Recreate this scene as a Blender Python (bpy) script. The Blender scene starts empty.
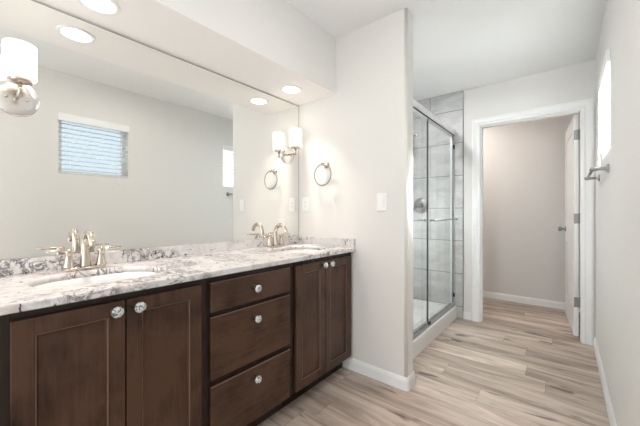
import bpy, bmesh, math, random
from mathutils import Vector, Matrix
random.seed(7)
C = bpy.context.scene.collection
SC = bpy.context.scene
PI = math.pi

# ------------------------------------------------------------------ camera, world, lights, exposure
F_PX = 302.0
cd = bpy.data.cameras.new('camera')
cam = bpy.data.objects.new('camera', cd)
C.objects.link(cam)
cam.location = (1.729, 0.0, 1.13)
cam.rotation_euler = (PI / 2, 0, math.atan(246.0 / 302.0))
cd.sensor_width = 36.0
cd.lens = F_PX / 640.0 * 36.0
cd.clip_start = 0.01
SC.camera = cam

SC.view_settings.view_transform = 'Standard'
SC.view_settings.look = 'None'
SC.view_settings.gamma = 1.0
SC.view_settings.exposure = 0.95
SC.view_settings.use_curve_mapping = False

w = bpy.data.worlds.new('sky')
SC.world = w
w.use_nodes = True
bg = w.node_tree.nodes['Background']
bg.inputs['Color'].default_value = (0.72, 0.86, 1.0, 1)
bg.inputs['Strength'].default_value = 0.62


def area(name, loc, rot, sx, sy, power, color):
    l = bpy.data.lights.new(name, 'AREA')
    l.shape = 'RECTANGLE'
    l.size = sx
    l.size_y = sy
    l.energy = power
    l.color = color
    o = bpy.data.objects.new(name, l)
    o.location = loc
    o.rotation_euler = rot
    C.objects.link(o)
    return o


# fill light added at the unseen opening behind the camera
area('back_fill_light', (0.95, -1.52, 1.25), (PI / 2, 0, 0), 1.5, 1.9, 14, (1.0, 0.985, 0.96))
# unseen lamp added outside the farther window to brighten the far end
osl = area('window_fill_light', (2.50, 2.655, 2.35), Vector((0.58, 0.0, 0.58)).to_track_quat('Z', 'Y').to_euler(), 0.6, 0.6, 700, (0.95, 0.98, 1.0))
osl.data.spread = math.radians(70)
# sun on the outside of the right wall, striking the window blinds
sl = bpy.data.lights.new('sun', 'SUN')
sl.energy = 1.0
sl.color = (1.0, 0.96, 0.9)
sl.angle = math.radians(1.0)
so = bpy.data.objects.new('sun', sl)
so.rotation_euler = Vector((1.0, 0.25, 1.35)).to_track_quat('Z', 'Y').to_euler()
C.objects.link(so)
DOWNLIGHT = 1.35
SCONCE = 0.12


# ------------------------------------------------------------------ materials
def mat(name, color=(0.8, 0.8, 0.8), rough=0.5, metal=0.0, spec=None):
    m = bpy.data.materials.new(name)
    m.use_nodes = True
    b = m.node_tree.nodes['Principled BSDF']
    b.inputs['Base Color'].default_value = (*color, 1)
    b.inputs['Roughness'].default_value = rough
    b.inputs['Metallic'].default_value = metal
    if spec is not None:
        b.inputs['Specular IOR Level'].default_value = spec
    return m


def N(m, t, **kw):
    n = m.node_tree.nodes.new(t)
    for k, v in kw.items():
        setattr(n, k, v)
    return n


def L(m, a, b):
    m.node_tree.links.new(a, b)


def ramp(m, stops):
    r = N(m, 'ShaderNodeValToRGB')
    e = r.color_ramp.elements
    e[0].position, e[0].color = stops[0][0], (*stops[0][1], 1)
    e[1].position, e[1].color = stops[-1][0], (*stops[-1][1], 1)
    for p, c in stops[1:-1]:
        x = e.new(p)
        x.color = (*c, 1)
    return r


def noise(m, vec, scale, detail=4, rough=0.55, dist=0.0):
    n = N(m, 'ShaderNodeTexNoise')
    n.inputs['Scale'].default_value = scale
    n.inputs['Detail'].default_value = detail
    n.inputs['Roughness'].default_value = rough
    n.inputs['Distortion'].default_value = dist
    if vec is not None:
        L(m, vec, n.inputs['Vector'])
    return n


def mapping(m, scale, src=None, loc=(0, 0, 0)):
    mp = N(m, 'ShaderNodeMapping')
    mp.inputs['Scale'].default_value = scale
    mp.inputs['Location'].default_value = loc
    if src is None:
        src = N(m, 'ShaderNodeNewGeometry').outputs['Position']
    L(m, src, mp.inputs['Vector'])
    return mp.outputs['Vector']


def mix(m, fac, a, b, mode='MIX'):
    x = N(m, 'ShaderNodeMix', data_type='RGBA', blend_type=mode)
    for i, v in ((0, fac), (6, a), (7, b)):
        if isinstance(v, (int, float)):
            x.inputs[i].default_value = v
        elif isinstance(v, tuple):
            x.inputs[i].default_value = (*v, 1)
        else:
            L(m, v, x.inputs[i])
    return x.outputs[2]


def paint(name, color, rough=0.6, bump=0.06):
    m = mat(name, color, rough)
    b = m.node_tree.nodes['Principled BSDF']
    b.inputs['Specular IOR Level'].default_value = 0.3
    n = noise(m, mapping(m, (1, 1, 1)), 110, 3)
    bp = N(m, 'ShaderNodeBump')
    bp.inputs['Strength'].default_value = bump
    bp.inputs['Distance'].default_value = 0.002
    L(m, n.outputs['Fac'], bp.inputs['Height'])
    L(m, bp.outputs['Normal'], b.inputs['Normal'])
    return m


M_WALL = paint('wall_paint', (0.79, 0.775, 0.745))
M_CEIL = paint('ceiling_paint', (0.87, 0.872, 0.865))
M_TRIM = paint('white_trim_paint', (0.90, 0.90, 0.89), 0.35, 0.01)
M_DOOR = paint('white_door_paint', (0.84, 0.835, 0.815), 0.35, 0.01)
M_PLASTIC = mat('white_plastic', (0.90, 0.90, 0.88), 0.35)
M_ACRYL = mat('white_acrylic', (0.88, 0.88, 0.87), 0.2)
M_PORC = mat('white_porcelain', (0.80, 0.80, 0.79), 0.08)
M_BLIND = mat('white_blind_slat', (0.90, 0.90, 0.89), 0.4)
_o = M_BLIND.node_tree.nodes['Material Output']
_t = N(M_BLIND, 'ShaderNodeBsdfTranslucent')
_t.inputs[0].default_value = (0.92, 0.92, 0.91, 1)
_x = N(M_BLIND, 'ShaderNodeMixShader')
_x.inputs[0].default_value = 0.4
L(M_BLIND, M_BLIND.node_tree.nodes['Principled BSDF'].outputs[0], _x.inputs[1])
L(M_BLIND, _t.outputs[0], _x.inputs[2])
L(M_BLIND, _x.outputs[0], _o.inputs[0])
M_CHROME = mat('polished_chrome', (0.72, 0.73, 0.74), 0.14, 1.0)
M_NICKEL = mat('brushed_nickel', (0.60, 0.53, 0.455), 0.17, 1.0)
M_PNICKEL = mat('polished_nickel', (0.80, 0.775, 0.75), 0.2, 1.0)
M_STEEL = mat('satin_steel', (0.34, 0.335, 0.33), 0.3, 1.0)
M_ALU = mat('polished_aluminium_rail', (0.88, 0.88, 0.88), 0.35, 1.0)
M_BRONZE = mat('dark_bronze', (0.035, 0.025, 0.02), 0.35, 0.7)
M_BLACK = mat('black_rubber', (0.02, 0.02, 0.02), 0.6)
M_EDGE = mat('dark_glass_edge', (0.05, 0.065, 0.06), 0.3)
M_MIRROR = mat('mirror_silver', (0.92, 0.925, 0.905), 0.0, 1.0)
M_MEDGE = mat('mirror_edge', (0.42, 0.39, 0.34), 0.4, 0.5)
M_GROUT = mat('grey_grout', (0.11, 0.11, 0.108), 0.8)
M_DARKGAP = mat('floor_seam', (0.16, 0.13, 0.11), 0.8)


def emis(name, color, strength, base=(0.9, 0.9, 0.9)):
    m = mat(name, base, 0.4)
    b = m.node_tree.nodes['Principled BSDF']
    b.inputs['Emission Color'].default_value = (*color, 1)
    b.inputs['Emission Strength'].default_value = strength
    return m


M_LENS = emis('glowing_downlight_lens', (1.0, 0.93, 0.84), 5)
M_SHADE = emis('glowing_opal_glass', (1.0, 0.93, 0.86), 0.42)


def glass(name, tint, gl=0.08):
    m = bpy.data.materials.new(name)
    m.use_nodes = True
    nt = m.node_tree
    nt.nodes.clear()
    out = N(m, 'ShaderNodeOutputMaterial')
    tr = N(m, 'ShaderNodeBsdfTransparent')
    tr.inputs[0].default_value = (*tint, 1)
    g = N(m, 'ShaderNodeBsdfGlossy')
    g.inputs['Roughness'].default_value = 0.01
    lw = N(m, 'ShaderNodeLayerWeight')
    lw.inputs[0].default_value = 0.5
    pw = N(m, 'ShaderNodeMath', operation='POWER')
    L(m, lw.outputs['Facing'], pw.inputs[0])
    pw.inputs[1].default_value = 4.0
    fr = N(m, 'ShaderNodeMath', operation='MULTIPLY_ADD')
    L(m, pw.outputs[0], fr.inputs[0])
    fr.inputs[1].default_value = 0.40
    fr.inputs[2].default_value = 0.03
    mx = N(m, 'ShaderNodeMixShader')
    L(m, fr.outputs[0], mx.inputs[0])
    L(m, tr.outputs[0], mx.inputs[1])
    L(m, g.outputs[0], mx.inputs[2])
    L(m, mx.outputs[0], out.inputs[0])
    return m


M_GLASS = glass('clear_glass', (0.96, 0.97, 0.965))
M_SHGLASS = glass('shower_glass', (0.965, 0.975, 0.97))

# crystal knob
M_CRYSTAL = mat('faceted_crystal', (0.86, 0.90, 0.90), 0.05)
b_ = M_CRYSTAL.node_tree.nodes['Principled BSDF']
b_.inputs['Transmission Weight'].default_value = 0.45
b_.inputs['IOR'].default_value = 1.6
v_ = N(M_CRYSTAL, 'ShaderNodeTexVoronoi')
v_.inputs['Scale'].default_value = 190
L(M_CRYSTAL, mapping(M_CRYSTAL, (1, 1, 1)), v_.inputs['Vector'])
r_ = ramp(M_CRYSTAL, [(0.15, (0.10, 0.12, 0.12)), (0.3, (0.62, 0.67, 0.67)), (0.6, (0.97, 0.98, 0.98))])
s_ = N(M_CRYSTAL, 'ShaderNodeSeparateColor')
L(M_CRYSTAL, v_.outputs['Color'], s_.inputs[0])
L(M_CRYSTAL, s_.outputs[0], r_.inputs[0])
L(M_CRYSTAL, r_.outputs[0], b_.inputs['Base Color'])


# espresso stained wood; grain along z or y
def wood(name, scale, base=(0.022, 0.0105, 0.0065), hi=(0.078, 0.039, 0.0235)):
    m = mat(name, base, 0.27)
    b = m.node_tree.nodes['Principled BSDF']
    b.inputs['Specular IOR Level'].default_value = 0.32
    oi = N(m, 'ShaderNodeObjectInfo')
    vm = N(m, 'ShaderNodeVectorMath', operation='ADD')
    geo = N(m, 'ShaderNodeNewGeometry')
    sc = N(m, 'ShaderNodeVectorMath', operation='SCALE')
    cmb = N(m, 'ShaderNodeCombineXYZ')
    for i in range(3):
        L(m, oi.outputs['Random'], cmb.inputs[i])
    L(m, cmb.outputs[0], sc.inputs[0])
    sc.inputs['Scale'].default_value = 9.0
    L(m, geo.outputs['Position'], vm.inputs[0])
    L(m, sc.outputs[0], vm.inputs[1])
    n1 = noise(m, mapping(m, scale, vm.outputs[0]), 9, 6, 0.65, 0.6)
    n2 = noise(m, mapping(m, (1, 1, 1), vm.outputs[0]), 5, 3, 0.5)
    mu = N(m, 'ShaderNodeMath', operation='MULTIPLY_ADD')
    L(m, n1.outputs['Fac'], mu.inputs[0])
    mu.inputs[1].default_value = 0.45
    ad = N(m, 'ShaderNodeMath', operation='MULTIPLY')
    L(m, n2.outputs['Fac'], ad.inputs[0])
    ad.inputs[1].default_value = 0.8
    L(m, ad.outputs[0], mu.inputs[2])
    r = ramp(m, [(0.36, base), (0.66, hi)])
    L(m, mu.outputs[0], r.inputs[0])
    L(m, r.outputs[0], b.inputs['Base Color'])
    return m


M_WOODV = wood('espresso_wood_vertical_grain', (5, 5, 0.7))
M_WOODH = wood('espresso_wood_horizontal_grain', (5, 0.7, 5))
M_WOODF = wood('espresso_wood_frame', (5, 5, 0.7), (0.011, 0.0065, 0.005), (0.026, 0.0155, 0.0115))
M_WORN_HIGHLIGHT = mat('worn_bead_edge_highlight', (0.13, 0.075, 0.048), 0.35)  # worn tone on door beads, painted highlight on drawer top edges

# granite
M_GRAN = mat('white_granite', (0.8, 0.78, 0.76), 0.12)
b_ = M_GRAN.node_tree.nodes['Principled BSDF']
gp = mapping(M_GRAN, (1, 1, 1))
na = noise(M_GRAN, gp, 7.0, 6, 0.62, 1.6)
nb = noise(M_GRAN, gp, 26, 6, 0.7, 0.8)
nc = noise(M_GRAN, mapping(M_GRAN, (1, 1, 1), loc=(5, 2, 7)), 11, 8, 0.72, 2.2)
nd = noise(M_GRAN, mapping(M_GRAN, (1, 1, 1), loc=(1, 9, 3)), 5.0, 2, 0.5, 0.3)
base_c = ramp(M_GRAN, [(0.30, (0.56, 0.535, 0.53)), (0.45, (0.68, 0.668, 0.665)), (0.60, (0.75, 0.748, 0.745))])
L(M_GRAN, nb.outputs['Fac'], base_c.inputs[0])
warm = ramp(M_GRAN, [(0.53, (1, 1, 1)), (0.62, (0.92, 0.86, 0.83)), (0.72, (0.80, 0.72, 0.68))])
L(M_GRAN, na.outputs['Fac'], warm.inputs[0])
c1 = mix(M_GRAN, 1.0, base_c.outputs[0], warm.outputs[0], 'MULTIPLY')
vein = ramp(M_GRAN, [(0.45, (0, 0, 0)), (0.49, (1, 1, 1)), (0.51, (1, 1, 1)), (0.55, (0, 0, 0))])
L(M_GRAN, nc.outputs['Fac'], vein.inputs[0])
vm_ = ramp(M_GRAN, [(0.50, (0, 0, 0)), (0.58, (1, 1, 1))])
L(M_GRAN, nd.outputs['Fac'], vm_.inputs[0])
vf = mix(M_GRAN, 1.0, vein.outputs[0], vm_.outputs[0], 'MULTIPLY')
c2 = mix(M_GRAN, vf, c1, (0.14, 0.125, 0.13))
nsp = noise(M_GRAN, mapping(M_GRAN, (1, 1, 1), loc=(3, 3, 1)), 34, 3, 0.6, 0.5)
sp = ramp(M_GRAN, [(0.63, (0, 0, 0)), (0.66, (0.95, 0.95, 0.95))])
L(M_GRAN, nsp.outputs['Fac'], sp.inputs[0])
c3 = mix(M_GRAN, sp.outputs[0], c2, (0.045, 0.042, 0.05))
L(M_GRAN, c3, b_.inputs['Base Color'])

# marble-look grey tile
M_TILE = mat('grey_marble_tile', (0.6, 0.6, 0.59), 0.25)
b_ = M_TILE.node_tree.nodes['Principled BSDF']
b_.inputs['Roughness'].default_value = 0.4
nt_ = noise(M_TILE, mapping(M_TILE, (1.0, 1.0, 2.2)), 4.0, 6, 0.6, 1.0)
rt_ = ramp(M_TILE, [(0.32, (0.46, 0.46, 0.455)), (0.65, (0.64, 0.64, 0.635))])
L(M_TILE, nt_.outputs['Fac'], rt_.inputs[0])
L(M_TILE, rt_.outputs[0], b_.inputs['Base Color'])

# plank floor
M_FLOOR = mat('oak_vinyl_plank', (0.5, 0.4, 0.35), 0.42)
b_ = M_FLOOR.node_tree.nodes['Principled BSDF']
at = N(M_FLOOR, 'ShaderNodeAttribute', attribute_name='plank')
geo = N(M_FLOOR, 'ShaderNodeNewGeometry')
sc_ = N(M_FLOOR, 'ShaderNodeVectorMath', operation='SCALE')
L(M_FLOOR, at.outputs['Color'], sc_.inputs[0])
sc_.inputs['Scale'].default_value = 17.0
ad_ = N(M_FLOOR, 'ShaderNodeVectorMath', operation='ADD')
L(M_FLOOR, geo.outputs['Position'], ad_.inputs[0])
L(M_FLOOR, sc_.outputs[0], ad_.inputs[1])
g1 = noise(M_FLOOR, mapping(M_FLOOR, (0.36, 2.9, 1), ad_.outputs[0]), 3.2, 5, 0.6, 0.9)
g2 = noise(M_FLOOR, mapping(M_FLOOR, (1.5, 42.0, 1), ad_.outputs[0]), 2.2, 5, 0.65, 0.3)
g3 = noise(M_FLOOR, mapping(M_FLOOR, (2.8, 10.0, 1), ad_.outputs[0]), 1.35, 2, 0.4, 0.2)
fr1 = ramp(M_FLOOR, [(0.30, (0.27, 0.208, 0.170)), (0.47, (0.50, 0.41, 0.345)), (0.63, (0.71, 0.615, 0.54))])
L(M_FLOOR, g1.outputs['Fac'], fr1.inputs[0])
fr2 = ramp(M_FLOOR, [(0.30, (0.86, 0.845, 0.83)), (0.65, (1.05, 1.05, 1.05))])
L(M_FLOOR, g2.outputs['Fac'], fr2.inputs[0])
f1 = mix(M_FLOOR, 1.0, fr1.outputs[0], fr2.outputs[0], 'MULTIPLY')
sepc = N(M_FLOOR, 'ShaderNodeSeparateColor')
L(M_FLOOR, at.outputs['Color'], sepc.inputs[0])
fr3 = ramp(M_FLOOR, [(0.0, (0.74, 0.71, 0.69)), (1.0, (1.16, 1.16, 1.16))])
L(M_FLOOR, sepc.outputs[0], fr3.inputs[0])
f2 = mix(M_FLOOR, 1.0, f1, fr3.outputs[0], 'MULTIPLY')
kn = ramp(M_FLOOR, [(0.66, (0, 0, 0)), (0.73, (0.85, 0.85, 0.85))])
L(M_FLOOR, g3.outputs['Fac'], kn.inputs[0])
f3 = mix(M_FLOOR, kn.outputs[0], f2, (0.12, 0.085, 0.065))
L(M_FLOOR, f3, b_.inputs['Base Color'])


# ------------------------------------------------------------------ mesh helpers
class MB:
    def __init__(self):
        self.bm = bmesh.new()
        self.mi = 0

    def _mark(self, faces):
        for f in faces:
            f.material_index = self.mi

    def box(self, x0, y0, z0, x1, y1, z1, bev=0.0, seg=2, mtx=None):
        r = bmesh.ops.create_cube(self.bm, size=1.0)
        vs = r['verts']
        for v in vs:
            v.co = Vector(((x0 + x1) / 2 + v.co.x * (x1 - x0), (y0 + y1) / 2 + v.co.y * (y1 - y0),
                           (z0 + z1) / 2 + v.co.z * (z1 - z0)))
        if bev > 0:
            es = list({e for v in vs for e in v.link_edges})
            rr = bmesh.ops.bevel(self.bm, geom=es, offset=bev, segments=seg, profile=0.5, affect='EDGES')
            vs = list({v for f in rr['faces'] for v in f.verts} | {v for v in vs if v.is_valid})
        if mtx is not None:
            bmesh.ops.transform(self.bm, matrix=mtx, verts=vs)
        self._mark({f for v in vs for f in v.link_faces})
        return vs

    def lathe(self, origin, axis, prof, seg=32, cap=True, smooth=True):
        """prof: list of (radius, distance along axis)"""
        origin = Vector(origin)
        q = Vector((0, 0, 1)).rotation_difference(Vector(axis).normalized())
        rings = []
        for r, h in prof:
            ring = []
            for i in range(seg):
                a = 2 * PI * i / seg
                ring.append(self.bm.verts.new(origin + q @ Vector((r * math.cos(a), r * math.sin(a), h))))
            rings.append(ring)
        fs = []
        for a, b in zip(rings, rings[1:]):
            for i in range(seg):
                j = (i + 1) % seg
                f = self.bm.faces.new((a[i], a[j], b[j], b[i]))
                f.smooth = smooth
                fs.append(f)
        if cap:
            fs.append(self.bm.faces.new(list(reversed(rings[0]))))
            fs.append(self.bm.faces.new(rings[-1]))
        self._mark(fs)

    def tube(self, pts, rad, seg=16, cap=True, closed=False, flat=None):
        """sweep; rad a float or list; flat = (direction, factor) squashes the section along a direction"""
        pts = [Vector(p) for p in pts]
        n = len(pts)
        if not isinstance(rad, (list, tuple)):
            rad = [rad] * n
        tang = []
        for i in range(n):
            if closed:
                t = pts[(i + 1) % n] - pts[(i - 1) % n]
            else:
                t = pts[min(i + 1, n - 1)] - pts[max(i - 1, 0)]
            tang.append(t.normalized())
        up = Vector((0, 0, 1))
        if abs(tang[0].dot(up)) > 0.9:
            up = Vector((1, 0, 0))
        u = (up - tang[0] * up.dot(tang[0])).normalized()
        rings = []
        for i in range(n):
            u = (u - tang[i] * u.dot(tang[i])).normalized()
            v = tang[i].cross(u)
            ring = []
            for k in range(seg):
                a = 2 * PI * k / seg
                d = (u * math.cos(a) + v * math.sin(a)) * rad[i]
                if flat:
                    fd, ff = Vector(flat[0]), flat[1]
                    d = d - fd * d.dot(fd) * (1 - ff)
                ring.append(self.bm.verts.new(pts[i] + d))
            rings.append(ring)
        fs = []
        prs = list(zip(rings, rings[1:]))
        if closed:
            prs.append((rings[-1], rings[0]))
        for a, b in prs:
            for k in range(seg):
                j = (k + 1) % seg
                f = self.bm.faces.new((a[k], a[j], b[j], b[k]))
                f.smooth = True
                fs.append(f)
        if cap and not closed:
            fs.append(self.bm.faces.new(list(reversed(rings[0]))))
            fs.append(self.bm.faces.new(rings[-1]))
        self._mark(fs)

    def prism(self, poly, axis, a0, a1):
        """poly 2D in the other two axes (order kept), extruded along axis 'x','y','z'"""
        def P(p, a):
            if axis == 'x':
                return Vector((a, p[0], p[1]))
            if axis == 'y':
                return Vector((p[0], a, p[1]))
            return Vector((p[0], p[1], a))
        A = [self.bm.verts.new(P(p, a0)) for p in poly]
        B = [self.bm.verts.new(P(p, a1)) for p in poly]
        n = len(poly)
        fs = [self.bm.faces.new(A), self.bm.faces.new(list(reversed(B)))]
        for i in range(n):
            j = (i + 1) % n
            fs.append(self.bm.faces.new((A[i], B[i], B[j], A[j])))
        self._mark(fs)

    def build(self, name, mats, parent=None, loc=None):
        if not isinstance(mats, (list, tuple)):
            mats = [mats]
        bmesh.ops.recalc_face_normals(self.bm, faces=self.bm.faces)
        me = bpy.data.meshes.new(name)
        self.bm.to_mesh(me)
        self.bm.free()
        for m in mats:
            me.materials.append(m)
        o = bpy.data.objects.new(name, me)
        C.objects.link(o)
        if parent is not None:
            o.parent = parent
            # geometry is written in world coordinates unless loc is given
            p = Vector((0, 0, 0))
            q = parent
            while q is not None:
                p += q.location
                q = q.parent
            if loc is None:
                for v in me.vertices:
                    v.co -= p
        if loc is not None:
            o.location = loc
        return o


def tag(o, label, cat, group=None, kind=None):
    o['label'] = label
    o['category'] = cat
    if group:
        o['group'] = group
    if kind:
        o['kind'] = kind
    return o


def thing(name, label, cat, loc=(0, 0, 0), group=None, kind=None):
    o = bpy.data.objects.new(name, None)
    o.empty_display_size = 0.05
    C.objects.link(o)
    o.location = loc
    return tag(o, label, cat, group, kind)


def copy_tree(o, parent=None):
    c = o.copy()
    C.objects.link(c)
    c.parent = parent
    for ch in list(o.children):
        copy_tree(ch, c)
    return c


def struct(name, mb, m, label, cat, parent=None):
    o = mb.build(name, m, parent)
    if parent is None:
        tag(o, label, cat, None, 'structure')
    return o


# ------------------------------------------------------------------ key dimensions (metres)
XR = 1.924        # right wall
YS = 1.838        # near face of the partition
YS2 = 1.953
XS = 0.944        # free end of the partition
YF = 3.477        # far wall (near face)
YF2 = 3.592
YT = 4.546        # back wall of the toilet room
YB = -1.55
H = 2.44
OX0, OX1, OZ = 1.044, 1.830, 2.03   # doorway

# ------------------------------------------------------------------ floor
mb = MB()
bm = mb.bm
col = bm.loops.layers.float_color.new('plank')
mb.mi = 1
mb.box(-0.12, YB, -0.06, XR + 0.14, YT + 0.1, -0.0012)
mb.mi = 0
PW = 0.178
row = -9
g = 0.0007
seam_x = {11: 1.306, 12: 1.05, 14: 1.507, 15: 0.93, 17: 1.30, 18: 1.637, 9: 0.55, 10: 0.86}
while True:
    y0 = 0.042 + row * PW
    y1 = y0 + PW
    if y0 > YT + 0.1:
        break
    off = seam_x.get(row, random.uniform(0, 1.22))
    x = off - 1.22 * math.ceil((off + 0.12) / 1.22)
    while x < XR + 0.14:
        xa, xb = max(x, -0.12), min(x + 1.22, XR + 0.14)
        ya, yb = max(y0, YB), min(y1, YT + 0.1)
        if xb > xa and yb > ya:
            c = (random.random(), random.random(), random.random(), 1)
            f = bm.faces.new([bm.verts.new(p) for p in ((xa + g, ya + g, 0), (xb - g, ya + g, 0), (xb - g, yb - g, 0), (xa + g, yb - g, 0))])
            for lp in f.loops:
                lp[col] = c
        x += 1.22
    row += 1
struct('floor', mb, [M_FLOOR, M_DARKGAP], 'grey beige oak plank floor running across the whole bathroom', 'floor')

# ------------------------------------------------------------------ ceiling, soffit, walls
mb = MB()
mb.box(-0.12, YB, H, XR + 0.14, YT + 0.1, H + 0.08)
struct('ceiling', mb, M_CEIL, 'flat white ceiling over the bathroom', 'ceiling')
mb = MB()
mb.box(0.0, YB, 2.026, 0.387, YS, H)
struct('trim_1', mb, paint('soffit_paint', (0.92, 0.91, 0.89)), 'boxed white soffit over the mirror with two round lights', 'soffit')
mb = MB()
mb.box(-0.12, YB, 0, 0.0, YT + 0.1, H)
struct('wall_left', mb, M_WALL, 'pale wall behind the vanity mirror', 'wall')
# partition with bullnose corners
mb = MB()
mb.box(0.0, YS, 0, XS, YS2, H)
es = [e for e in mb.bm.edges if all(abs(v.co.x - XS) < 1e-5 for v in e.verts) and abs(e.verts[0].co.z - e.verts[1].co.z) > 1]
r = bmesh.ops.bevel(mb.bm, geom=es, offset=0.018, segments=6, profile=0.5, affect='EDGES')
for f in r['faces']:
    f.smooth = True
struct('wall_partition', mb, M_WALL, 'short greige partition wall between the vanity and the shower', 'wall')
# far wall with the doorway
mb = MB()
mb.box(0.0, YF, 0, OX0 - 0.02, YF2, H)
mb.box(OX1 + 0.02, YF, 0, XR, YF2, H)
mb.box(OX0 - 0.02, YF, OZ + 0.02, OX1 + 0.02, YF2, H)
struct('wall_far', mb, M_WALL, 'pale far wall with the doorway to the small room', 'wall')
mb = MB()
mb.box(0.2, YT, 0, XR, YT + 0.1, H)
M_WALLW = paint('toilet_room_paint', (0.76, 0.74, 0.72))
struct('wall_far_room_back', mb, M_WALLW, 'plain greige wall seen through the open doorway', 'wall')
mb = MB()
mb.box(0.3, YF2, 0, 0.4, YT, H)
struct('wall_far_room_left', mb, M_WALLW, 'greige side wall hidden left in the far room', 'wall')
# right wall with window holes
WZ0, WZ1 = 1.50, 2.045
WY = [(0.64, 1.21), (2.37, 2.86)]
mb = MB()
ys = [YB, WY[0][0], WY[0][1], WY[1][0], WY[1][1], YT + 0.1]
for i in range(5):
    if i % 2 == 0:
        mb.box(XR, ys[i], 0, XR + 0.14, ys[i + 1], H)
    else:
        mb.box(XR, ys[i], 0, XR + 0.14, ys[i + 1], WZ0)
        mb.box(XR, ys[i], WZ1, XR + 0.14, ys[i + 1], H)
struct('wall_right', mb, M_WALL, 'long pale wall on the right with two small high windows', 'wall')
mb = MB()
mb.box(-0.12, YB - 0.1, 0, 0.2, YB, H)
mb.box(1.7, YB - 0.1, 0, XR + 0.14, YB, H)
mb.box(0.2, YB - 0.1, 2.2, 1.7, YB, H)
struct('wall_back', mb, M_WALL, 'wall behind the camera with a wide opening', 'wall')


# windows
def window(i, y0, y1, label):
    w_ = thing('window_%d' % i, label, 'window', (XR + 0.1, (y0 + y1) / 2, WZ0), None, 'structure')
    f = MB()
    a, b2 = XR + 0.075, XR + 0.125
    t = 0.035
    f.box(a, y0, WZ0, b2, y1, WZ0 + t, 0.004)
    f.box(a, y0, WZ1 - t, b2, y1, WZ1, 0.004)
    f.box(a, y0, WZ0 + t, b2, y0 + t, WZ1 - t, 0.004)
    f.box(a, y1 - t, WZ0 + t, b2, y1, WZ1 - t, 0.004)
    f.build('window_frame', M_PLASTIC, w_)
    p = MB()
    p.box(XR + 0.098, y0 + t, WZ0 + t, XR + 0.104, y1 - t, WZ1 - t)
    p.build('pane', M_GLASS, w_)


window(1, *WY[0], 'small high window mirrored behind the vanity, the nearer of two')
window(2, *WY[1], 'small high window in the right wall above the towel bar')


# ------------------------------------------------------------------ baseboards, casings
def base_prof(t=0.014, h=0.082):
    return [(0, 0), (t, 0), (t, h - 0.022), (t * 0.8, h - 0.012), (t * 0.55, h - 0.004), (t * 0.3, h), (0, h)]


def bb_along_y(name, x, sgn, y0, y1, label):
    mb = MB()
    mb.prism([(x + sgn * p[0], p[1]) for p in base_prof()], 'y', y0, y1)
    return struct(name, mb, M_TRIM, label, 'baseboard')


bb_along_y('baseboard_right', XR, -1, YB, YF - 0.019, 'white baseboard along the foot of the right wall')
# partition baseboard wraps the end
mb = MB()
t, hh = 0.014, 0.082
path = [(0.457, YS), (XS, YS), (XS, YS2), (XS - 0.115, YS2)]
prof = base_prof()
rows = []
ox = [(0, -1), None, None, (0, 1)]
def ring_at(px, py, nx, ny):
    return [mb.bm.verts.new((px + nx * d, py + ny * d, z)) for d, z in prof]
rings = [ring_at(0.457, YS, 0, -1), ring_at(XS - 0.015, YS, 0, -1)]
for k in range(1, 5):
    a = -PI / 2 + k * PI / 2 / 5
    rings.append([mb.bm.verts.new((XS - 0.015 + (0.015 + d) * math.cos(a), YS + 0.015 + (0.015 + d) * math.sin(a), z)) for d, z in prof])
rings.append(ring_at(XS, YS + 0.015, 1, 0))
rings.append(ring_at(XS, YS2 - 0.015, 1, 0))
for k in range(1, 5):
    a = k * PI / 2 / 5
    rings.append([mb.bm.verts.new((XS - 0.015 + (0.015 + d) * math.cos(a), YS2 - 0.015 + (0.015 + d) * math.sin(a), z)) for d, z in prof])
rings.append(ring_at(XS - 0.015, YS2, 0, 1))
rings.append(ring_at(XS - 0.125, YS2, 0, 1))
for a, b2 in zip(rings, rings[1:]):
    for i in range(len(prof)):
        j = (i + 1) % len(prof)
        mb.bm.faces.new((a[i], a[j], b2[j], b2[i]))
mb.bm.faces.new(rings[0])
mb.bm.faces.new(list(reversed(rings[-1])))
struct('baseboard_partition', mb, M_TRIM, 'white baseboard wrapping the foot of the partition wall', 'baseboard')
mb = MB()
mb.prism([(YF - p[0], p[1]) for p in base_prof()], 'x', 0.879, OX0 - 0.088)
struct('baseboard_far', mb, M_TRIM, 'short white baseboard piece between shower and doorway', 'baseboard')
mb = MB()
mb.prism([(YT - p[0], p[1]) for p in base_prof()], 'x', 0.4, XR)
struct('baseboard_far_room', mb, M_TRIM, 'white baseboard across the back of the far room', 'baseboard')

# door casing and jamb
cw, ct = 0.080, 0.018
mb = MB()
steps = [(0.0, 0.010), (0.014, 0.013), (0.060, 0.018), (cw, 0.012)]   # (distance outward from the opening edge, thickness)
r0 = 0.006


def casing(mb, yface, sgn):
    prof = [(r0, 0.0), (r0, 0.010), (r0 + 0.016, 0.013), (r0 + 0.026, 0.009), (r0 + 0.060, 0.017), (cw, 0.016), (cw, 0.0)]
    pathpts = [('L', 0), ('L', 1), ('R', 1), ('R', 0)]
    rings = []
    for side, top in pathpts:
        ring = []
        for d, tt in prof:
            x = OX0 - d if side == 'L' else OX1 + d
            x = min(x, XR - 0.002)
            z = OZ + d if top else 0.0
            ring.append(mb.bm.verts.new((x, yface + sgn * tt, z)))
        rings.append(ring)
    for a, b2 in zip(rings, rings[1:]):
        for i in range(len(prof)):
            j = (i + 1) % len(prof)
            mb.bm.faces.new((a[i], a[j], b2[j], b2[i]))
    mb.bm.faces.new(rings[0])
    mb.bm.faces.new(list(reversed(rings[-1])))


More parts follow.
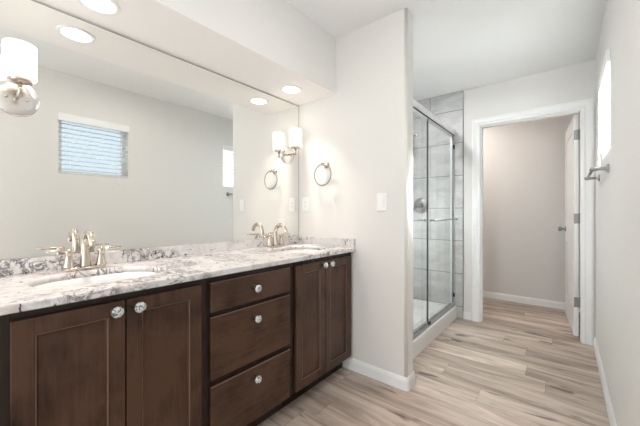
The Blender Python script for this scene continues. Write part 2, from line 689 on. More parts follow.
casing(mb, YF, -1)
casing(mb, YF2, 1)
mb.box(OX0 - 0.02, YF, 0, OX0, YF2, OZ + 0.02)
mb.box(OX1, YF, 0, OX1 + 0.02, YF2, OZ + 0.02)
mb.box(OX0, YF, OZ, OX1, YF2, OZ + 0.02)
mb.box(OX0, YF + 0.02, 0, OX0 + 0.011, YF + 0.055, OZ)
mb.box(OX1 - 0.004, YF + 0.02, 0, OX1, YF + 0.055, OZ)
mb.box(OX0 + 0.011, YF + 0.02, OZ - 0.011, OX1 - 0.011, YF + 0.055, OZ)
struct('trim_2', mb, M_TRIM, 'white moulded casing around the doorway in the far wall', 'door casing')

# door leaf (local: hinge at origin, leaf runs along +y, face thickness along -x)
door = thing('door_1', 'white panelled door standing open into the far room', 'door', (OX1 - 0.012, YF2 + 0.006, 0.0), None, 'structure')
door.rotation_euler = (0, 0, math.radians(4.5))
DW = 0.765
mb = MB()
TH = 0.035
y0, y1, z0, z1 = 0.003, DW, 0.012, 2.022
pan = [(0.25, 0.82), (1.05, 1.89)]
py0, py1 = 0.115, DW - 0.115
core = 0.008
mb.box(-TH + core, y0, z0, -core, y1, z1)
for xa, xb in ((-TH, -TH + core), (-core, 0.0)):
    mb.box(xa, y0, z0, xb, py0, z1)
    mb.box(xa, py1, z0, xb, y1, z1)
    zs_ = [z0, pan[0][0], pan[0][1], pan[1][0], pan[1][1], z1]
    for k in (0, 2, 4):
        mb.box(xa, py0, zs_[k], xb, py1, zs_[k + 1])
leaf = mb.build('door_leaf', M_DOOR, door, (0, 0, 0))
for xs in (-1, 1):
    for (za, zb) in pan:
        mb = MB()
        A, B = (-TH - 0.0, -TH + core) if xs < 0 else (-core, 0.0)
        out = A + 0.002 if xs < 0 else B - 0.002
        inn = B if xs < 0 else A
        m_ = 0.035
        o4 = [(py0 + 0.012, za + 0.012), (py1 - 0.012, za + 0.012), (py1 - 0.012, zb - 0.012), (py0 + 0.012, zb - 0.012)]
        i4 = [(py0 + m_ + 0.012, za + m_ + 0.012), (py1 - m_ - 0.012, za + m_ + 0.012), (py1 - m_ - 0.012, zb - m_ - 0.012), (py0 + m_ + 0.012, zb - m_ - 0.012)]
        O = [mb.bm.verts.new((inn, a, b2)) for a, b2 in o4]
        I = [mb.bm.verts.new((out, a, b2)) for a, b2 in i4]
        for i in range(4):
            j = (i + 1) % 4
            mb.bm.faces.new((O[i], O[j], I[j], I[i]))
        mb.bm.faces.new(I)
        mb.bm.faces.new(list(reversed(O)))
        mb.build('door_panel', M_DOOR, door, (0, 0, 0))
for s in (-1, 1):
    mb = MB()
    xf = -TH if s < 0 else 0.0
    mb.lathe((xf, DW - 0.065, 0.955), (s, 0, 0), [(0.0295, 0), (0.0295, 0.004), (0.024, 0.008), (0.011, 0.012), (0.010, 0.030), (0.020, 0.036), (0.027, 0.046), (0.0275, 0.056), (0.022, 0.064), (0.008, 0.067)], 28)
    mb.build('door_knob', M_STEEL, door, (0, 0, 0))
for z in (0.32, 1.08, 1.84):
    mb = MB()
    mb.box(-0.033, -0.0008, z - 0.045, -0.002, 0.003, z + 0.045, 0.001, 1)
    mb.tube([(0.005, -0.001, z - 0.047), (0.005, -0.001, z + 0.047)], 0.0055, 12)
    mb.build('hinge', M_STEEL, door, (0, 0, 0))

# ------------------------------------------------------------------ shower tile walls
TT = 0.016
rows_z = [0.128 + 0.3518 * k for k in range(-1, 8)]


def tile_wall(name, axis, fixed, sgn, a0, a1, zlo, label, edge_hi, phase):
    """tiles as bevelled blocks over a grout bed; axis is the direction the wall runs"""
    mb = MB()
    mb.mi = 1
    def B(a, b2, za, zb, d0, d1, bev=0):
        lo, hi = sorted((fixed + sgn * d0, fixed + sgn * d1))
        if axis == 'x':
            mb.box(a, lo, za, b2, hi, zb, bev, 1)
        else:
            mb.box(lo, a, za, hi, b2, zb, bev, 1)
    B(a0, a1, zlo, H, 0.0, TT - 0.0015)
    mb.mi = 0
    gq = 0.0028
    for k in range(len(rows_z) - 1):
        za, zb = max(rows_z[k], zlo), min(rows_z[k + 1], H)
        if zb - za < 0.01:
            continue
        W_ = 0.70
        x = edge_hi - (W_ / 2 if (k + phase) % 2 else W_)
        segs = [(x, edge_hi)]
        while x > a0:
            segs.append((x - W_, x))
            x -= W_
        for s0, s1 in segs:
            s0, s1 = max(s0, a0), min(s1, a1)
            if s1 - s0 < 0.01:
                continue
            B(s0 + gq, s1 - gq, za + gq, zb - gq, 0.002, TT)
    return struct(name, mb, [M_TILE, M_GROUT], label, 'tile wall')


tile_wall('wall_shower_far', 'x', YF, -1, 0.017, 0.878, 0.0, 'grey marbled tile wall at the far end of the shower', 0.878, 0)
tile_wall('wall_shower_left', 'y', 0.0, 1, YS2 + 0.0165, YF - 0.0165, 0.0, 'grey marbled tile on the long inner wall of the shower', YF - 0.0165, 1)
tile_wall('wall_shower_near', 'x', YS2, 1, 0.017, 0.815, 0.083, 'grey marbled tile on the shower side of the partition', 0.815, 0)

# ------------------------------------------------------------------ shower pan
CY0, CY1 = YS2 + 0.017, YF - 0.017
CXO = 0.815
ped = thing('shower_pan', 'white acrylic shower pan with raised curb beside the plank floor', 'shower pan', (0.41, 2.7, 0.0))
mb = MB()
pts = [(0.018, 0.0), (0.018, 0.125), (0.045, 0.125), (0.06, 0.05), (0.66, 0.042), (0.685, 0.128), (0.70, 0.131), (CXO - 0.006, 0.131), (CXO, 0.125), (CXO, 0.0)]
mb.prism(pts, 'y', CY0, CY1)
mb.prism([(CY1, 0.01), (CY1, 0.125), (CY1 - 0.03, 0.125), (CY1 - 0.05, 0.043)], 'x', 0.02, 0.70)
mb.prism([(CY0, 0.01), (CY0, 0.125), (CY0 + 0.03, 0.125), (CY0 + 0.05, 0.043)], 'x', 0.02, 0.70)
mb.build('pan', M_ACRYL, ped)
mb = MB()
mb.lathe((0.36, 2.7, 0.046), (0, 0, 1), [(0.055, 0), (0.055, 0.004), (0.04, 0.006), (0.012, 0.005)], 28)
mb.build('drain', M_CHROME, ped)

# ------------------------------------------------------------------ shower enclosure
enc = thing('shower_enclosure', 'chrome framed sliding glass shower doors standing on the white curb', 'shower door', (0.76, 2.7, 0.1315))
mb = MB()
mb.prism([(0.742, 1.968), (0.742, 2.024), (0.750, 2.036), (0.784, 2.036), (0.797, 2.028), (0.802, 2.008), (0.802, 1.968)], 'y', CY0 + 0.001, CY1 - 0.001)
mb.build('header_rail', M_ALU, enc)
mb = MB()
mb.box(0.790, CY0 + 0.021, 1.9630, 0.799, CY1 - 0.021, 1.9675)  # black strip standing in for the shadow line under the header
mb.build('header_shadow_strip', M_BLACK, enc)
mb = MB()
mb.prism([(0.738, 0.132), (0.738, 0.146), (0.744, 0.150), (0.766, 0.150), (0.768, 0.143), (0.790, 0.143), (0.800, 0.1355), (0.800, 0.132)], 'y', CY0 + 0.001, CY1 - 0.001)
mb.build('bottom_track', M_STEEL, enc)
for ya, yb in ((CY0 + 0.001, CY0 + 0.020), (CY1 - 0.020, CY1 - 0.001)):
    mb = MB()
    mb.box(0.750, ya, 0.151, 0.792, yb, 1.9675, 0.003)
    mb.build('wall_jamb', M_ALU, enc)
for k, (xg, ya, yb) in enumerate(((0.783, 2.672, 3.430), (0.757, CY0 + 0.022, 2.725))):
    mb = MB()
    mb.box(xg - 0.003, ya, 0.160, xg + 0.003, yb, 1.965)
    p = mb.build('glass_panel', M_SHGLASS, enc)
    mb = MB()
    mb.box(xg - 0.0045, ya - 0.004, 0.160, xg + 0.0045, ya, 1.965)
    mb.box(xg - 0.0045, yb, 0.160, xg + 0.0045, yb + 0.004, 1.965)
    mb.build('panel_edge', M_EDGE, p)
    mb = MB()
    s = 1 if k == 0 else -1
    xb_ = xg + s * 0.045
    za = 1.065
    ra, rb = ya + 0.04, yb - 0.03
    mb.tube([(xb_, ra - 0.015, za), (xb_, rb + 0.015, za)], 0.008, 14)
    for yy in (ra + 0.01, rb - 0.01):
        mb.tube([(xg + s * 0.003, yy, za), (xb_, yy, za)], 0.007, 12)
        mb.lathe((xg + s * 0.003, yy, za), (s, 0, 0), [(0.013, 0), (0.013, 0.004), (0.008, 0.007)], 16)
    mb.build('towel_rail', M_STEEL, p)
mb = MB()
mb.box(0.7885, 2.662, 0.1435, 0.800, 2.700, 0.170, 0.003)
mb.build('door_guide', M_BLACK, enc)
for z in (0.25, 1.84):
    mb = MB()
    mb.box(0.7885, CY1 - 0.052, z - 0.02, 0.800, CY1 - 0.0205, z + 0.02, 0.003)
    mb.build('bumper', M_BLACK, enc)

# shower valve and head on the far tile wall
YTI = YF - TT
val = thing('shower_valve', 'round chrome shower valve on the grey tile behind glass', 'shower valve', (0.425, YTI, 1.21))
mb = MB()
mb.lathe((0.425, YTI, 1.215), (0, -1, 0), [(0.088, 0), (0.088, 0.004), (0.080, 0.010), (0.045, 0.016), (0.040, 0.020)], 40)
mb.build('escutcheon', M_STEEL, val)
mb = MB()
mb.lathe((0.425, YTI - 0.019, 1.215), (0, -1, 0), [(0.030, 0), (0.030, 0.03), (0.026, 0.045), (0.01, 0.05)], 28)
mb.tube([(0.425, YTI - 0.05, 1.215), (0.385, YTI - 0.058, 1.19), (0.345, YTI - 0.06, 1.165)], [0.010, 0.009, 0.007], 12)
mb.build('lever', M_STEEL, val)
sh = thing('shower_sprayer', 'chrome shower head on a bent arm high on the tile', 'shower head', (0.36, YTI, 2.04))
mb = MB()
mb.lathe((0.36, YTI, 2.04), (0, -1, 0), [(0.03, 0), (0.028, 0.006), (0.012, 0.012)], 24)
mb.tube([(0.36, YTI, 2.04), (0.36, YTI - 0.06, 2.04), (0.36, YTI - 0.11, 2.025), (0.36, YTI - 0.15, 1.99)], 0.009, 12)
mb.build('arm', M_CHROME, sh)
mb = MB()
mb.lathe((0.36, YTI - 0.145, 1.998), (0, -0.6, -0.8), [(0.012, 0), (0.014, 0.02), (0.035, 0.045), (0.048, 0.06), (0.048, 0.07), (0.04, 0.072)], 28)
mb.build('spray_head', M_CHROME, sh)

# ------------------------------------------------------------------ vanity cabinets
XFR = 0.525       # face frame front
XD = 0.544        # door front
ZC = 0.855        # cabinet top
KY = {'a': (0.055, 0.695), 'b': (0.695, 1.230), 'c': (1.230, 1.836)}


def carcass(y0, y1, root, stl, ds, rails, left_end=False):
    """body: sides, bottom, back, face frame, toe kick; stl = (left stile, right stile) ; rails = z list of rail bands"""
    mb = MB()
    e = 0.0006
    mb.box(0.004, y0 + e, 0.10, XFR - 0.019, y0 + 0.016, ZC)
    mb.box(0.004, y1 - 0.016, 0.10, XFR - 0.019, y1 - e, ZC)
    mb.box(0.004, y0 + 0.016, 0.10, XFR - 0.019, y1 - 0.016, 0.116)
    mb.box(0.004, y0 + 0.016, 0.116, 0.012, y1 - 0.016, ZC)
    # frame
    mb.box(XFR - 0.019, y0 + e, 0.10, XFR, y0 + stl[0], ZC, 0.001, 1)
    mb.box(XFR - 0.019, y1 - stl[1], 0.10, XFR, y1 - e, ZC, 0.001, 1)
    for za, zb in rails:
        mb.box(XFR - 0.019, y0 + stl[0], za, XFR, y1 - stl[1], zb)
    body = mb.build('cabinet_body', M_WOODF, root)
    mb = MB()
    mb.box(0.02, y0 + e, 0.0, 0.456, y1 - e, 0.0995)
    mb.build('toe_kick', M_WOODF, root)
    return body


def knob(parent, y, z, big=1.0):
    k = MB()
    k.lathe((XD, y, z), (1, 0, 0), [(0.0145, 0), (0.0135, 0.003), (0.007, 0.006), (0.006, 0.007)], 24)
    k.mi = 1
    k.lathe((XD + 0.0068, y, z), (1, 0, 0), [(0.0055, 0), (0.005, 0.007), (0.009, 0.010), (0.0115, 0.012)], 20)
    o = k.build('knob', [M_BRONZE, M_CHROME], parent)
    # faceted crystal
    k = MB()
    seg = 10
    prof = [(0.009, 0.0), (0.0175, 0.008), (0.0195, 0.013), (0.016, 0.018), (0.009, 0.021)]
    rings = []
    for n, (r, h) in enumerate(prof):
        ring = []
        for i in range(seg):
            a = 2 * PI * (i + 0.5 * (n % 2)) / seg
            ring.append(k.bm.verts.new((XD + 0.018 + h, y + r * math.cos(a), z + r * math.sin(a))))
        rings.append(ring)
    for n, (a, b2) in enumerate(zip(rings, rings[1:])):
        for i in range(seg):
            j = (i + 1) % seg
            if n % 2 == 0:
                k.bm.faces.new((a[i], a[j], b2[i]))
                k.bm.faces.new((a[j], b2[j], b2[i]))
            else:
                k.bm.faces.new((a[i], b2[j], b2[i]))
                k.bm.faces.new((a[i], a[j], b2[j]))
    k.bm.faces.new(list(reversed(rings[0])))
    k.bm.faces.new(rings[-1])
    c = k.build('crystal', M_CRYSTAL, parent)
    c['label'] = 'faceted crystal knob head'
    return o


def panel_door(y0, y1, z0, z1, root, kn_y, kn_z):
    """frame-and-panel door: one mesh, front at XD"""
    mb = MB()
    x0 = XFR + 0.001
    s = 0.050
    bev = 0.0025
    mb.box(x0, y0, z0, XD, y0 + s, z1, bev, 2)
    mb.box(x0, y1 - s, z0, XD, y1, z1, bev, 2)
    mb.box(x0, y0 + s - 0.001, z0, XD, y1 - s + 0.001, z0 + s, bev, 2)
    mb.box(x0, y0 + s - 0.001, z1 - s, XD, y1 - s + 0.001, z1, bev, 2)
    # sloped inner bead
    a0, a1, c0, c1 = y0 + s, y1 - s, z0 + s, z1 - s
    bw = 0.009
    O = [mb.bm.verts.new((XD - 0.002, a, b2)) for a, b2 in ((a0, c0), (a1, c0), (a1, c1), (a0, c1))]
    P_ = [mb.bm.verts.new((XD - 0.0035, a, b2)) for a, b2 in ((a0 + 0.004, c0 + 0.004), (a1 - 0.004, c0 + 0.004), (a1 - 0.004, c1 - 0.004), (a0 + 0.004, c1 - 0.004))]
    I = [mb.bm.verts.new((XD - 0.013, a, b2)) for a, b2 in ((a0 + bw, c0 + bw), (a1 - bw, c0 + bw), (a1 - bw, c1 - bw), (a0 + bw, c1 - bw))]
    for A, B in ((O, P_), (P_, I)):
        for i in range(4):
            j = (i + 1) % 4
            f = mb.bm.faces.new((A[i], A[j], B[j], B[i]))
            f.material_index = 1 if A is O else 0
    mb.bm.faces.new(I)
    d = mb.build('cabinet_door', [M_WOODV, M_WORN_HIGHLIGHT], root)
    knob(d, kn_y, kn_z)
    return d


def drawer(y0, y1, z0, z1, root, kn_y, kn_z):
    mb = MB()
    mb.box(XFR + 0.001, y0, z0, XD, y1, z1, 0.0045, 3)
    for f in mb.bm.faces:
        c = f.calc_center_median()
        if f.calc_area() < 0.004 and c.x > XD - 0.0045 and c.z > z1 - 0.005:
            f.material_index = 1  # highlight painted along the top front edge
    mb.box(0.06, y0 + 0.03, z0 + 0.02, XFR + 0.001, y1 - 0.03, z0 + 0.09)
    d = mb.build('drawer', [M_WOODH, M_WORN_HIGHLIGHT], root)
    knob(d, kn_y, kn_z)
    return d


ca = thing('vanity_cabinet', 'dark brown two-door vanity cabinet nearest the camera, under the left sink', 'cabinet', (0.27, 0.375, 0.0), 'vanity cabinets under the granite counter')
carcass(*KY['a'], ca, (0.052, 0.026), None, [(0.10, 0.125), (0.815, ZC)])
panel_door(0.106, 0.3865, 0.11, 0.829, ca, 0.354, 0.80)
panel_door(0.3905, 0.669, 0.11, 0.829, ca, 0.4235, 0.80)
cb = thing('vanity_cabinet', 'dark brown drawer cabinet with three drawers, between the two door cabinets', 'cabinet', (0.27, 0.96, 0.0), 'vanity cabinets under the granite counter')
carcass(*KY['b'], cb, (0.026, 0.026), None, [(0.10, 0.125), (0.36, 0.395), (0.665, 0.70), (0.815, ZC)])
drawer(0.713, 1.195, 0.696, 0.829, cb, 0.946, 0.764)
drawer(0.713, 1.195, 0.403, 0.678, cb, 0.946, 0.617)
drawer(0.713, 1.195, 0.11, 0.376, cb, 0.946, 0.323)
cc = thing('vanity_cabinet', 'dark brown two-door vanity cabinet against the partition wall, under the far sink', 'cabinet', (0.27, 1.53, 0.0), 'vanity cabinets under the granite counter')
carcass(*KY['c'], cc, (0.026, 0.030), None, [(0.10, 0.125), (0.815, ZC)])
panel_door(1.243, 1.510, 0.11, 0.829, cc, 1.478, 0.805)
panel_door(1.514, 1.800, 0.11, 0.829, cc, 1.548, 0.805)

# ------------------------------------------------------------------ countertop with two sink holes
ZT = 0.883
SINKS = [(0.295, 0.385), (0.295, 1.515)]
SA, SB = 0.165, 0.215     # half sizes x, y


def sup(cx, cy, a, b2, n=40, e=2.5):
    out = []
    for i in range(n):
        t = 2 * PI * i / n
        c, s = math.cos(t), math.sin(t)
        out.append((cx + a * math.copysign(abs(c) ** (2 / e), c), cy + b2 * math.copysign(abs(s) ** (2 / e), s)))
    return out


ctop = thing('countertop', 'long white and grey granite countertop on the dark cabinets', 'countertop', (0.28, 0.95, 0.8555))
CX1 = 0.560
CYA, CYB = 0.030, YS - 0.0005


def slab(mb, x0, x1, y0, y1, z0, z1, holes):
    """plate with holes: cells around each hole bridged to a rectangle"""
    bm = mb.bm
    cuts = [y0]
    for cx, cy in holes:
        cuts += [cy - SB - 0.03, cy + SB + 0.03]
    cuts.append(y1)
    cuts = sorted(cuts)
    for i in range(len(cuts) - 1):
        a, b2 = cuts[i], cuts[i + 1]
        hole = None
        for h in holes:
            if a < h[1] < b2:
                hole = h
        if hole is None:
            for z in (z0, z1):
                bm.faces.new([bm.verts.new(p) for p in ((x0, a, z), (x1, a, z), (x1, b2, z), (x0, b2, z))])
        else:
            cx, cy = hole
            inner = sup(cx, cy, SA, SB, 48)
            outer = []
            for px, py in inner:
                dx, dy = px - cx, py - cy
                tx = ((x1 if dx > 0 else x0) - cx) / dx if abs(dx) > 1e-6 else 1e9
                ty = ((b2 if dy > 0 else a) - cy) / dy if abs(dy) > 1e-6 else 1e9
                t = min(tx, ty)
                outer.append((cx + dx * t, cy + dy * t))
            # snap nearest outer points to the corners
            for c in ((x0, a), (x1, a), (x1, b2), (x0, b2)):
                k = min(range(48), key=lambda q: (outer[q][0] - c[0]) ** 2 + (outer[q][1] - c[1]) ** 2)
                outer[k] = c
            lay = {}
            for z in (z0, z1):
                I = [bm.verts.new((px, py, z)) for px, py in inner]
                O = [bm.verts.new((px, py, z)) for px, py in outer]
                lay[z] = I
                for k in range(48):
                    j = (k + 1) % 48
                    bm.faces.new((I[k], I[j], O[j], O[k]))
            for k in range(48):
                j = (k + 1) % 48
                f = bm.faces.new((lay[z0][k], lay[z0][j], lay[z1][j], lay[z1][k]))
                f.smooth = True
    # outer edges, front one eased
    bm.faces.new([bm.verts.new(p) for p in ((x0, y0, z0), (x0, y1, z0), (x0, y1, z1), (x0, y0, z1))])
    for y in (y0, y1):
        bm.faces.new([bm.verts.new(p) for p in ((x0, y, z0), (x1, y, z0), (x1, y, z1), (x0, y, z1))])


mb = MB()
slab(mb, 0.003, CX1 - 0.012, CYA, CYB, ZC + 0.0005, ZT, SINKS)
prof = [(CX1 - 0.012, ZC + 0.0005), (CX1 - 0.003, ZC + 0.0005), (CX1, ZC + 0.004), (CX1, ZT - 0.006), (CX1 - 0.002, ZT - 0.002), (CX1 - 0.006, ZT), (CX1 - 0.012, ZT)]
A = [mb.bm.verts.new((p[0], CYA, p[1])) for p in prof]
B = [mb.bm.verts.new((p[0], CYB, p[1])) for p in prof]
for i in range(len(prof) - 1):
    mb.bm.faces.new((A[i], A[i + 1], B[i + 1], B[i]))
mb.bm.faces.new(A)
mb.bm.faces.new(B)
bmesh.ops.remove_doubles(mb.bm, verts=mb.bm.verts, dist=0.00005)
mb.build('worktop', M_GRAN, ctop)
mb = MB()
mb.box(0.001, CYA, ZT + 0.0003, 0.020, CYB - 0.0205, 0.945, 0.002)
mb.build('backsplash', M_GRAN, ctop)
mb = MB()
mb.box(0.001, CYB - 0.020, ZT + 0.0003, CX1, CYB, 0.945, 0.002)
mb.build('side_splash', M_GRAN, ctop)


def make_sink(cx, cy, label):
    s = thing('sink', label, 'sink', (cx, cy, 0.72), 'undermount sinks')
    mb = MB()
    rings = []
    for f, z in ((1.04, ZC - 0.0005), (1.0, ZC - 0.0005), (0.985, 0.83), (0.94, 0.77), (0.84, 0.735), (0.62, 0.722), (0.35, 0.717), (0.12, 0.715)):
        rings.append([mb.bm.verts.new((px, py, z)) for px, py in sup(cx, cy, SA * f, SB * f, 48)])
    for a, b2 in zip(rings, rings[1:]):
        for i in range(48):
            j = (i + 1) % 48
            f = mb.bm.faces.new((a[i], a[j], b2[j], b2[i]))
            f.smooth = True
    mb.bm.faces.new(rings[-1])
    mb.build('basin', M_PORC, s)
    mb = MB()
    mb.lathe((cx, cy, 0.715), (0, 0, 1), [(0.024, 0), (0.024, 0.003), (0.018, 0.004), (0.016, 0.002)], 24)
    mb.build('drain', M_CHROME, s)


make_sink(*SINKS[0], 'white oval sink set in the counter, nearest the camera')
make_sink(*SINKS[1], 'white oval sink set in the counter near the partition wall')


# ------------------------------------------------------------------ faucets
def make_faucet(y, label):
    x = 0.082
    z = ZT + 0.0004
    f = thing('faucet', label, 'faucet', (x, y, z), 'brushed nickel centreset faucets')
    mb = MB()
    # oblong base plate
    pts = []
    for i in range(32):
        t = 2 * PI * i / 32
        cy = y + (0.050 if math.sin(t) > 0 else -0.050)
        pts.append((x + 0.027 * math.cos(t), cy + 0.027 * math.sin(t)))
    A = [mb.bm.verts.new((p[0], p[1], z)) for p in pts]
    B = [mb.bm.verts.new((p[0], p[1], z + 0.008)) for p in pts]
    D = [mb.bm.verts.new((x + (p[0] - x) * 0.85, y + (p[1] - y) * 0.95, z + 0.013)) for p in pts]
    for P0, P1 in ((A, B), (B, D)):
        for i in range(32):
            j = (i + 1) % 32
            mb.bm.faces.new((P0[i], P0[j], P1[j], P1[i])).smooth = True
    mb.bm.faces.new(list(reversed(A)))
    mb.bm.faces.new(D)
    mb.build('base_plate', M_NICKEL, f)
    # spout: wide at the foot, arching forward and down
    mb = MB()
    ctrl = [(0, 0.012, 0.022), (0.0, 0.04, 0.0185), (-0.003, 0.08, 0.0155), (0.000, 0.115, 0.0145), (0.014, 0.143, 0.0145), (0.038, 0.158, 0.0145),
            (0.064, 0.158, 0.0140), (0.086, 0.146, 0.0135), (0.102, 0.125, 0.0130), (0.108, 0.108, 0.0125)]
    # smooth by Catmull-Rom
    P_ = [Vector(c) for c in ctrl]
    pts2 = []
    for i in range(len(P_) - 1):
        p0, p1, p2, p3 = P_[max(i - 1, 0)], P_[i], P_[i + 1], P_[min(i + 2, len(P_) - 1)]
        for k in range(4):
            t = k / 4
            pts2.append(0.5 * ((2 * p1) + (p2 - p0) * t + (2 * p0 - 5 * p1 + 4 * p2 - p3) * t * t + (3 * p1 - p0 - 3 * p2 + p3) * t ** 3))
    pts2.append(P_[-1])
    mb.tube([(x + q[0], y, z + q[1]) for q in pts2], [q[2] for q in pts2], 20)
    mb.build('spout', M_NICKEL, f)
    for s in (-1, 1):
        hy = y + s * 0.058
        mb = MB()
        mb.lathe((x, hy, z + 0.0125), (0, 0, 1), [(0.024, 0), (0.022, 0.006), (0.017, 0.022), (0.0135, 0.042), (0.013, 0.056), (0.0155, 0.062), (0.0165, 0.070), (0.013, 0.078), (0.004, 0.081)], 28)
        h = mb.build('handle', M_NICKEL, f)
        mb = MB()
        lv = [(x, hy, z + 0.082), (x + 0.004, hy + s * 0.018, z + 0.087), (x + 0.009, hy + s * 0.040, z + 0.089), (x + 0.012, hy + s * 0.060, z + 0.087), (x + 0.014, hy + s * 0.076, z + 0.088)]
        mb.tube(lv, [0.0115, 0.0105, 0.0095, 0.0095, 0.006], 16, flat=((0, 0, 1), 0.55))
        mb.build('lever', M_NICKEL, h)
    return f


make_faucet(0.380, 'brushed nickel two-handle faucet at the left sink, nearest the camera')
make_faucet(1.507, 'brushed nickel two-handle faucet at the far sink beside the partition')

# ------------------------------------------------------------------ mirror
MT = 0.006
mr = thing('wall_mirror', 'wide frameless mirror spanning the wall above the counter', 'mirror', (0.0, 0.93, 0.946))
mb = MB()
vs = mb.box(0.0008, 0.035, 0.947, MT, YS - 0.004, 2.014)
for f in mb.bm.faces:
    f.material_index = 0 if f.normal.x > 0.9 or f.calc_center_median().x > MT - 1e-4 else 1
mb.build('mirror_glass', [M_MIRROR, M_MEDGE], mr)
mb = MB()
mb.box(0.0008, 0.035, 2.0142, MT + 0.002, YS - 0.004, 2.0170)
mb.box(0.0008, YS - 0.0039, 0.947, MT + 0.002, YS - 0.0015, 2.0170)
mb.build('edge_channel', M_MEDGE, mr)


# ------------------------------------------------------------------ sconces, mounted through the mirror
def make_sconce(y, label):
    zc = 1.592
    s = thing('wall_sconce', label, 'sconce', (MT, y, zc), 'vanity sconces')
    mb = MB()
    mb.lathe((MT + 0.0003, y, zc), (1, 0, 0), [(0.069, 0), (0.0705, 0.002), (0.0705, 0.007), (0.068, 0.010), (0.040, 0.011), (0.01, 0.0115)], 48)
    mb.build('backplate', M_PNICKEL, s)
    mb = MB()
    mb.tube([(MT + 0.010, y, zc), (0.06, y, zc), (0.085, y, zc)], 0.0065, 16)
    mb.tube([(0.10, y, zc - 0.014), (0.10, y, 1.635)], 0.007, 16)
    mb.tube([(0.078, y, zc), (0.102, y, zc)], 0.009, 16)
    for dy in (-0.03, 0.03):
        mb.lathe((MT + 0.0105, y + dy, zc), (1, 0, 0), [(0.006, 0), (0.006, 0.008), (0.003, 0.011)], 12)
    mb.build('arm', M_NICKEL, s)
    mb = MB()
    mb.lathe((0.10, y, 1.628), (0, 0, 1), [(0.014, 0), (0.034, 0.004), (0.036, 0.010), (0.036, 0.0155)], 36)
    mb.build('socket_cup', M_NICKEL, s)
    mb = MB()
    z0, z1, R, ti = 1.644, 1.778, 0.0485, 0.004
    prof = [(0.012, z0), (R - 0.004, z0), (R, z0 + 0.004), (R, z1 - 0.002), (R - 0.002, z1), (R - ti, z1), (R - ti, z0 + ti), (0.012, z0 + ti)]
    mb.lathe((0.10, y, 0), (0, 0, 1), prof + [prof[0]], 48, cap=False)
    mb.build('glass_shade', M_SHADE, s)
    l = bpy.data.lights.new('sconce_bulb', 'POINT')
    l.energy = SCONCE
    l.color = (1.0, 0.84, 0.70)
    l.shadow_soft_size = 0.02
    lo = bpy.data.objects.new('sconce_bulb', l)
    C.objects.link(lo)
    lo.parent = s
    lo.location = (0.10 - MT, 0, 1.735 - zc)
    return s


make_sconce(0.172, 'nickel sconce with glowing white cylinder shade at the left photo edge')
make_sconce(1.700, 'nickel sconce with glowing white cylinder shade at the mirror right end')


# ------------------------------------------------------------------ downlights
def downlight(x, y, z, label, lens=M_LENS, power=DOWNLIGHT, group='recessed downlights', r=0.078, lcol=(1.0, 0.84, 0.73), spread=85):
    d = thing('recessed_downlight', label, 'downlight', (x, y, z), group)
    mb = MB()
    mb.lathe((x, y, z - 0.0005), (0, 0, -1), [(r, 0), (r, 0.003), (r - 0.004, 0.0055), (r - 0.016, 0.006), (r - 0.018, 0.003), (r - 0.018, 0.0), (r, 0)], 48, cap=False)
    mb.build('trim_ring', M_TRIM, d)
    mb = MB()
    mb.lathe((x, y, z - 0.0008), (0, 0, -1), [(r - 0.0185, 0), (r - 0.0185, 0.003), (r - 0.03, 0.004)], 48)
    mb.build('lens', lens, d)
    l = bpy.data.lights.new('downlight_lamp', 'AREA')
    l.shape = 'DISK'
    l.size = 0.11
    l.energy = power
    l.color = lcol
    l.spread = math.radians(spread)
    lo = bpy.data.objects.new('downlight_lamp', l)
    C.objects.link(lo)
    lo.parent = d
    lo.location = (0, 0, -0.007)
    return d


downlight(0.185, 0.402, 2.026, 'round glowing downlight in the soffit at the photo top left')
downlight(0.185, 1.562, 2.026, 'round glowing downlight in the soffit above the far sink')
downlight(0.62, 3.98, H, 'unseen fill downlight added in the far room ceiling beyond the doorway', power=4.2, spread=170, lcol=(1.0, 0.92, 0.86))  # lamp added out of view to light the far room
downlight(0.50, 2.50, H, 'unseen fill downlight added in the ceiling above the shower', power=6.5, lcol=(0.97, 0.98, 1.0), spread=172)  # lamp added out of view to brighten the shower and far wall
downlight(1.25, 1.05, H, 'unseen fill downlight added in the main ceiling before the partition end', power=1.6, lcol=(1.0, 0.97, 0.93), spread=170)  # lamp added just above the frame as fill for the far end


# flush fixture added as unseen fill, above the frame and outside the mirror view
fm = thing('ceiling_fill_light', 'round opal fill light added on the ceiling out of view', 'ceiling light', (1.2, -0.15, H))
mb = MB()
mb.lathe((1.2, -0.15, H - 0.0005), (0, 0, -1), [(0.17, 0), (0.17, 0.02), (0.16, 0.025)], 40)
mb.build('base', M_NICKEL, fm)
mb = MB()
mb.lathe((1.2, -0.15, H - 0.026), (0, 0, -1), [(0.155, 0), (0.155, 0.02), (0.14, 0.045), (0.10, 0.068), (0.05, 0.080), (0.005, 0.083)], 40)
mb.build('bowl', emis('glowing_fill_bowl', (1.0, 0.965, 0.92), 3.0), fm)

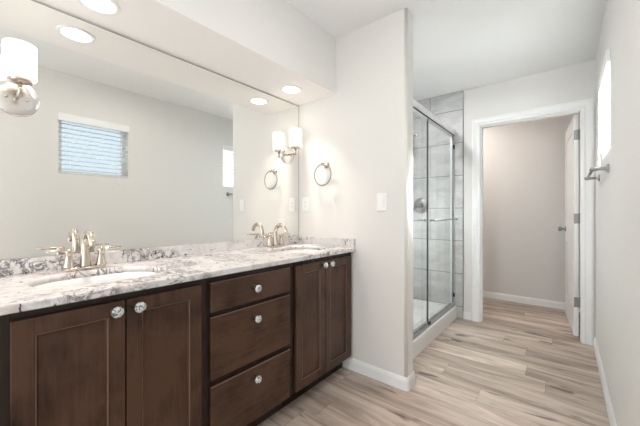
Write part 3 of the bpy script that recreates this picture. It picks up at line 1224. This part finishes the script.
# ------------------------------------------------------------------ blinds
def blind(y0, y1, label):
    b = thing('window_blind', label, 'window blind', (XR - 0.002, (y0 + y1) / 2, 1.5), 'white slatted blinds')
    xo = XR + 0.012
    mb = MB()
    mb.box(xo - 0.030, y0, 1.990, XR - 0.0008, y1, 2.060, 0.002)
    mb.build('valance', M_PLASTIC, b)
    mb = MB()
    z = 1.972
    while z > 1.545:
        # slightly cupped slat
        xs = [xo - 0.026, xo - 0.013, xo, xo + 0.013, xo + 0.024]
        dz = [-0.003, 0.000, 0.001, 0.000, -0.003]
        top = [(xq, z + dq + 0.0012) for xq, dq in zip(xs, dz)]
        bot = [(xq, z + dq - 0.0012) for xq, dq in zip(xs, dz)]
        mb.prism(top + bot[::-1], 'y', y0 + 0.0125, y1 - 0.0125)
        z -= 0.0425
    mb.build('slats', M_BLIND, b)
    mb = MB()
    mb.box(xo - 0.010, y0 + 0.012, 1.5015, xo + 0.022, y1 - 0.012, 1.528, 0.003)
    mb.build('bottom_rail', M_BLIND, b)
    for yy in (y0 + 0.09, y1 - 0.09):
        mb = MB()
        mb.tube([(xo - 0.0275, yy, 1.99), (xo - 0.0275, yy, 1.528)], 0.0009, 6)
        mb.build('ladder_cord', M_BLIND, b)
    mb = MB()
    mb.tube([(xo - 0.034, y1 - 0.10, 2.0), (xo - 0.034, y1 - 0.10, 1.45), (xo - 0.034, y1 - 0.10, 1.449), (xo - 0.034, y1 - 0.10, 1.42)], [0.0012, 0.0012, 0.004, 0.005], 6)
    mb.build('pull_cord', M_BLIND, b)


blind(0.630, 1.220, 'white slatted blind on the nearer window, seen only in the mirror')
blind(2.360, 2.870, 'white slatted blind on the right wall above the towel bar')

# ------------------------------------------------------------------ towel bar, towel ring
tb = thing('towel_bar', 'grey metal towel bar on the right wall below the window', 'towel bar', (XR, 2.75, 1.39))
zb = 1.392
ya, yb = 2.44, 3.06
for yy in (ya, yb):
    mb = MB()
    mb.lathe((XR - 0.0005, yy, zb), (-1, 0, 0), [(0.027, 0), (0.027, 0.005), (0.020, 0.009), (0.011, 0.016), (0.009, 0.045), (0.012, 0.058), (0.013, 0.070), (0.011, 0.082), (0.004, 0.086)], 28)
    mb.build('post', M_STEEL, tb)
mb = MB()
mb.tube([(XR - 0.070, ya + 0.005, zb), (XR - 0.070, yb - 0.005, zb)], 0.0085, 16)
mb.build('bar', M_STEEL, tb)

tr = thing('towel_ring', 'round nickel towel ring on the partition wall above the counter', 'towel ring', (0.298, YS, 1.49))
mb = MB()
mb.lathe((0.298, YS - 0.0005, 1.500), (0, -1, 0), [(0.026, 0), (0.026, 0.005), (0.019, 0.009), (0.010, 0.015), (0.009, 0.038), (0.013, 0.046), (0.013, 0.056), (0.008, 0.060)], 28)
mb.build('post', M_NICKEL, tr)
mb = MB()
Rr = 0.080
pts = [(0.298 + Rr * math.sin(2 * PI * i / 48), YS - 0.051, 1.500 - Rr + Rr * math.cos(2 * PI * i / 48)) for i in range(48)]
mb.tube(pts, 0.0048, 12, closed=True)
mb.build('ring', M_STEEL, tr)

# ------------------------------------------------------------------ switch and outlet
sw = thing('light_switch', 'white rocker light switch on the partition wall', 'light switch', (0.770, YS, 1.204))
mb = MB()
mb.box(0.733, YS - 0.0065, 1.144, 0.807, YS - 0.0005, 1.264, 0.003)
mb.build('wall_plate', M_PLASTIC, sw)
mb = MB()
mb.box(0.753, YS - 0.0085, 1.170, 0.787, YS - 0.0066, 1.238, 0.0008, 1)
mb.prism([(YS - 0.0086, 1.174), (YS - 0.0125, 1.174), (YS - 0.0098, 1.204), (YS - 0.0125, 1.204), (YS - 0.0092, 1.234), (YS - 0.0086, 1.234)][0:3] + [(YS - 0.0092, 1.234), (YS - 0.0086, 1.234)], 'x', 0.756, 0.784)
mb.build('rocker', M_TRIM, sw)
ot = thing('wall_outlet', 'white outlet plate beside the mirror right edge', 'outlet', (0.083, YS, 1.199))
mb = MB()
mb.box(0.048, YS - 0.0065, 1.142, 0.118, YS - 0.0005, 1.257, 0.003)
mb.build('wall_plate', M_PLASTIC, ot)
mb = MB()
mb.box(0.066, YS - 0.0090, 1.166, 0.100, YS - 0.0066, 1.233, 0.0008, 1)
mb.mi = 1
for zc in (1.184, 1.216):
    for dx in (-0.007, 0.005):
        mb.box(0.083 + dx, YS - 0.0093, zc - 0.004, 0.0845 + dx, YS - 0.0089, zc + 0.004)
mb.build('socket', [M_TRIM, M_BLACK], ot)
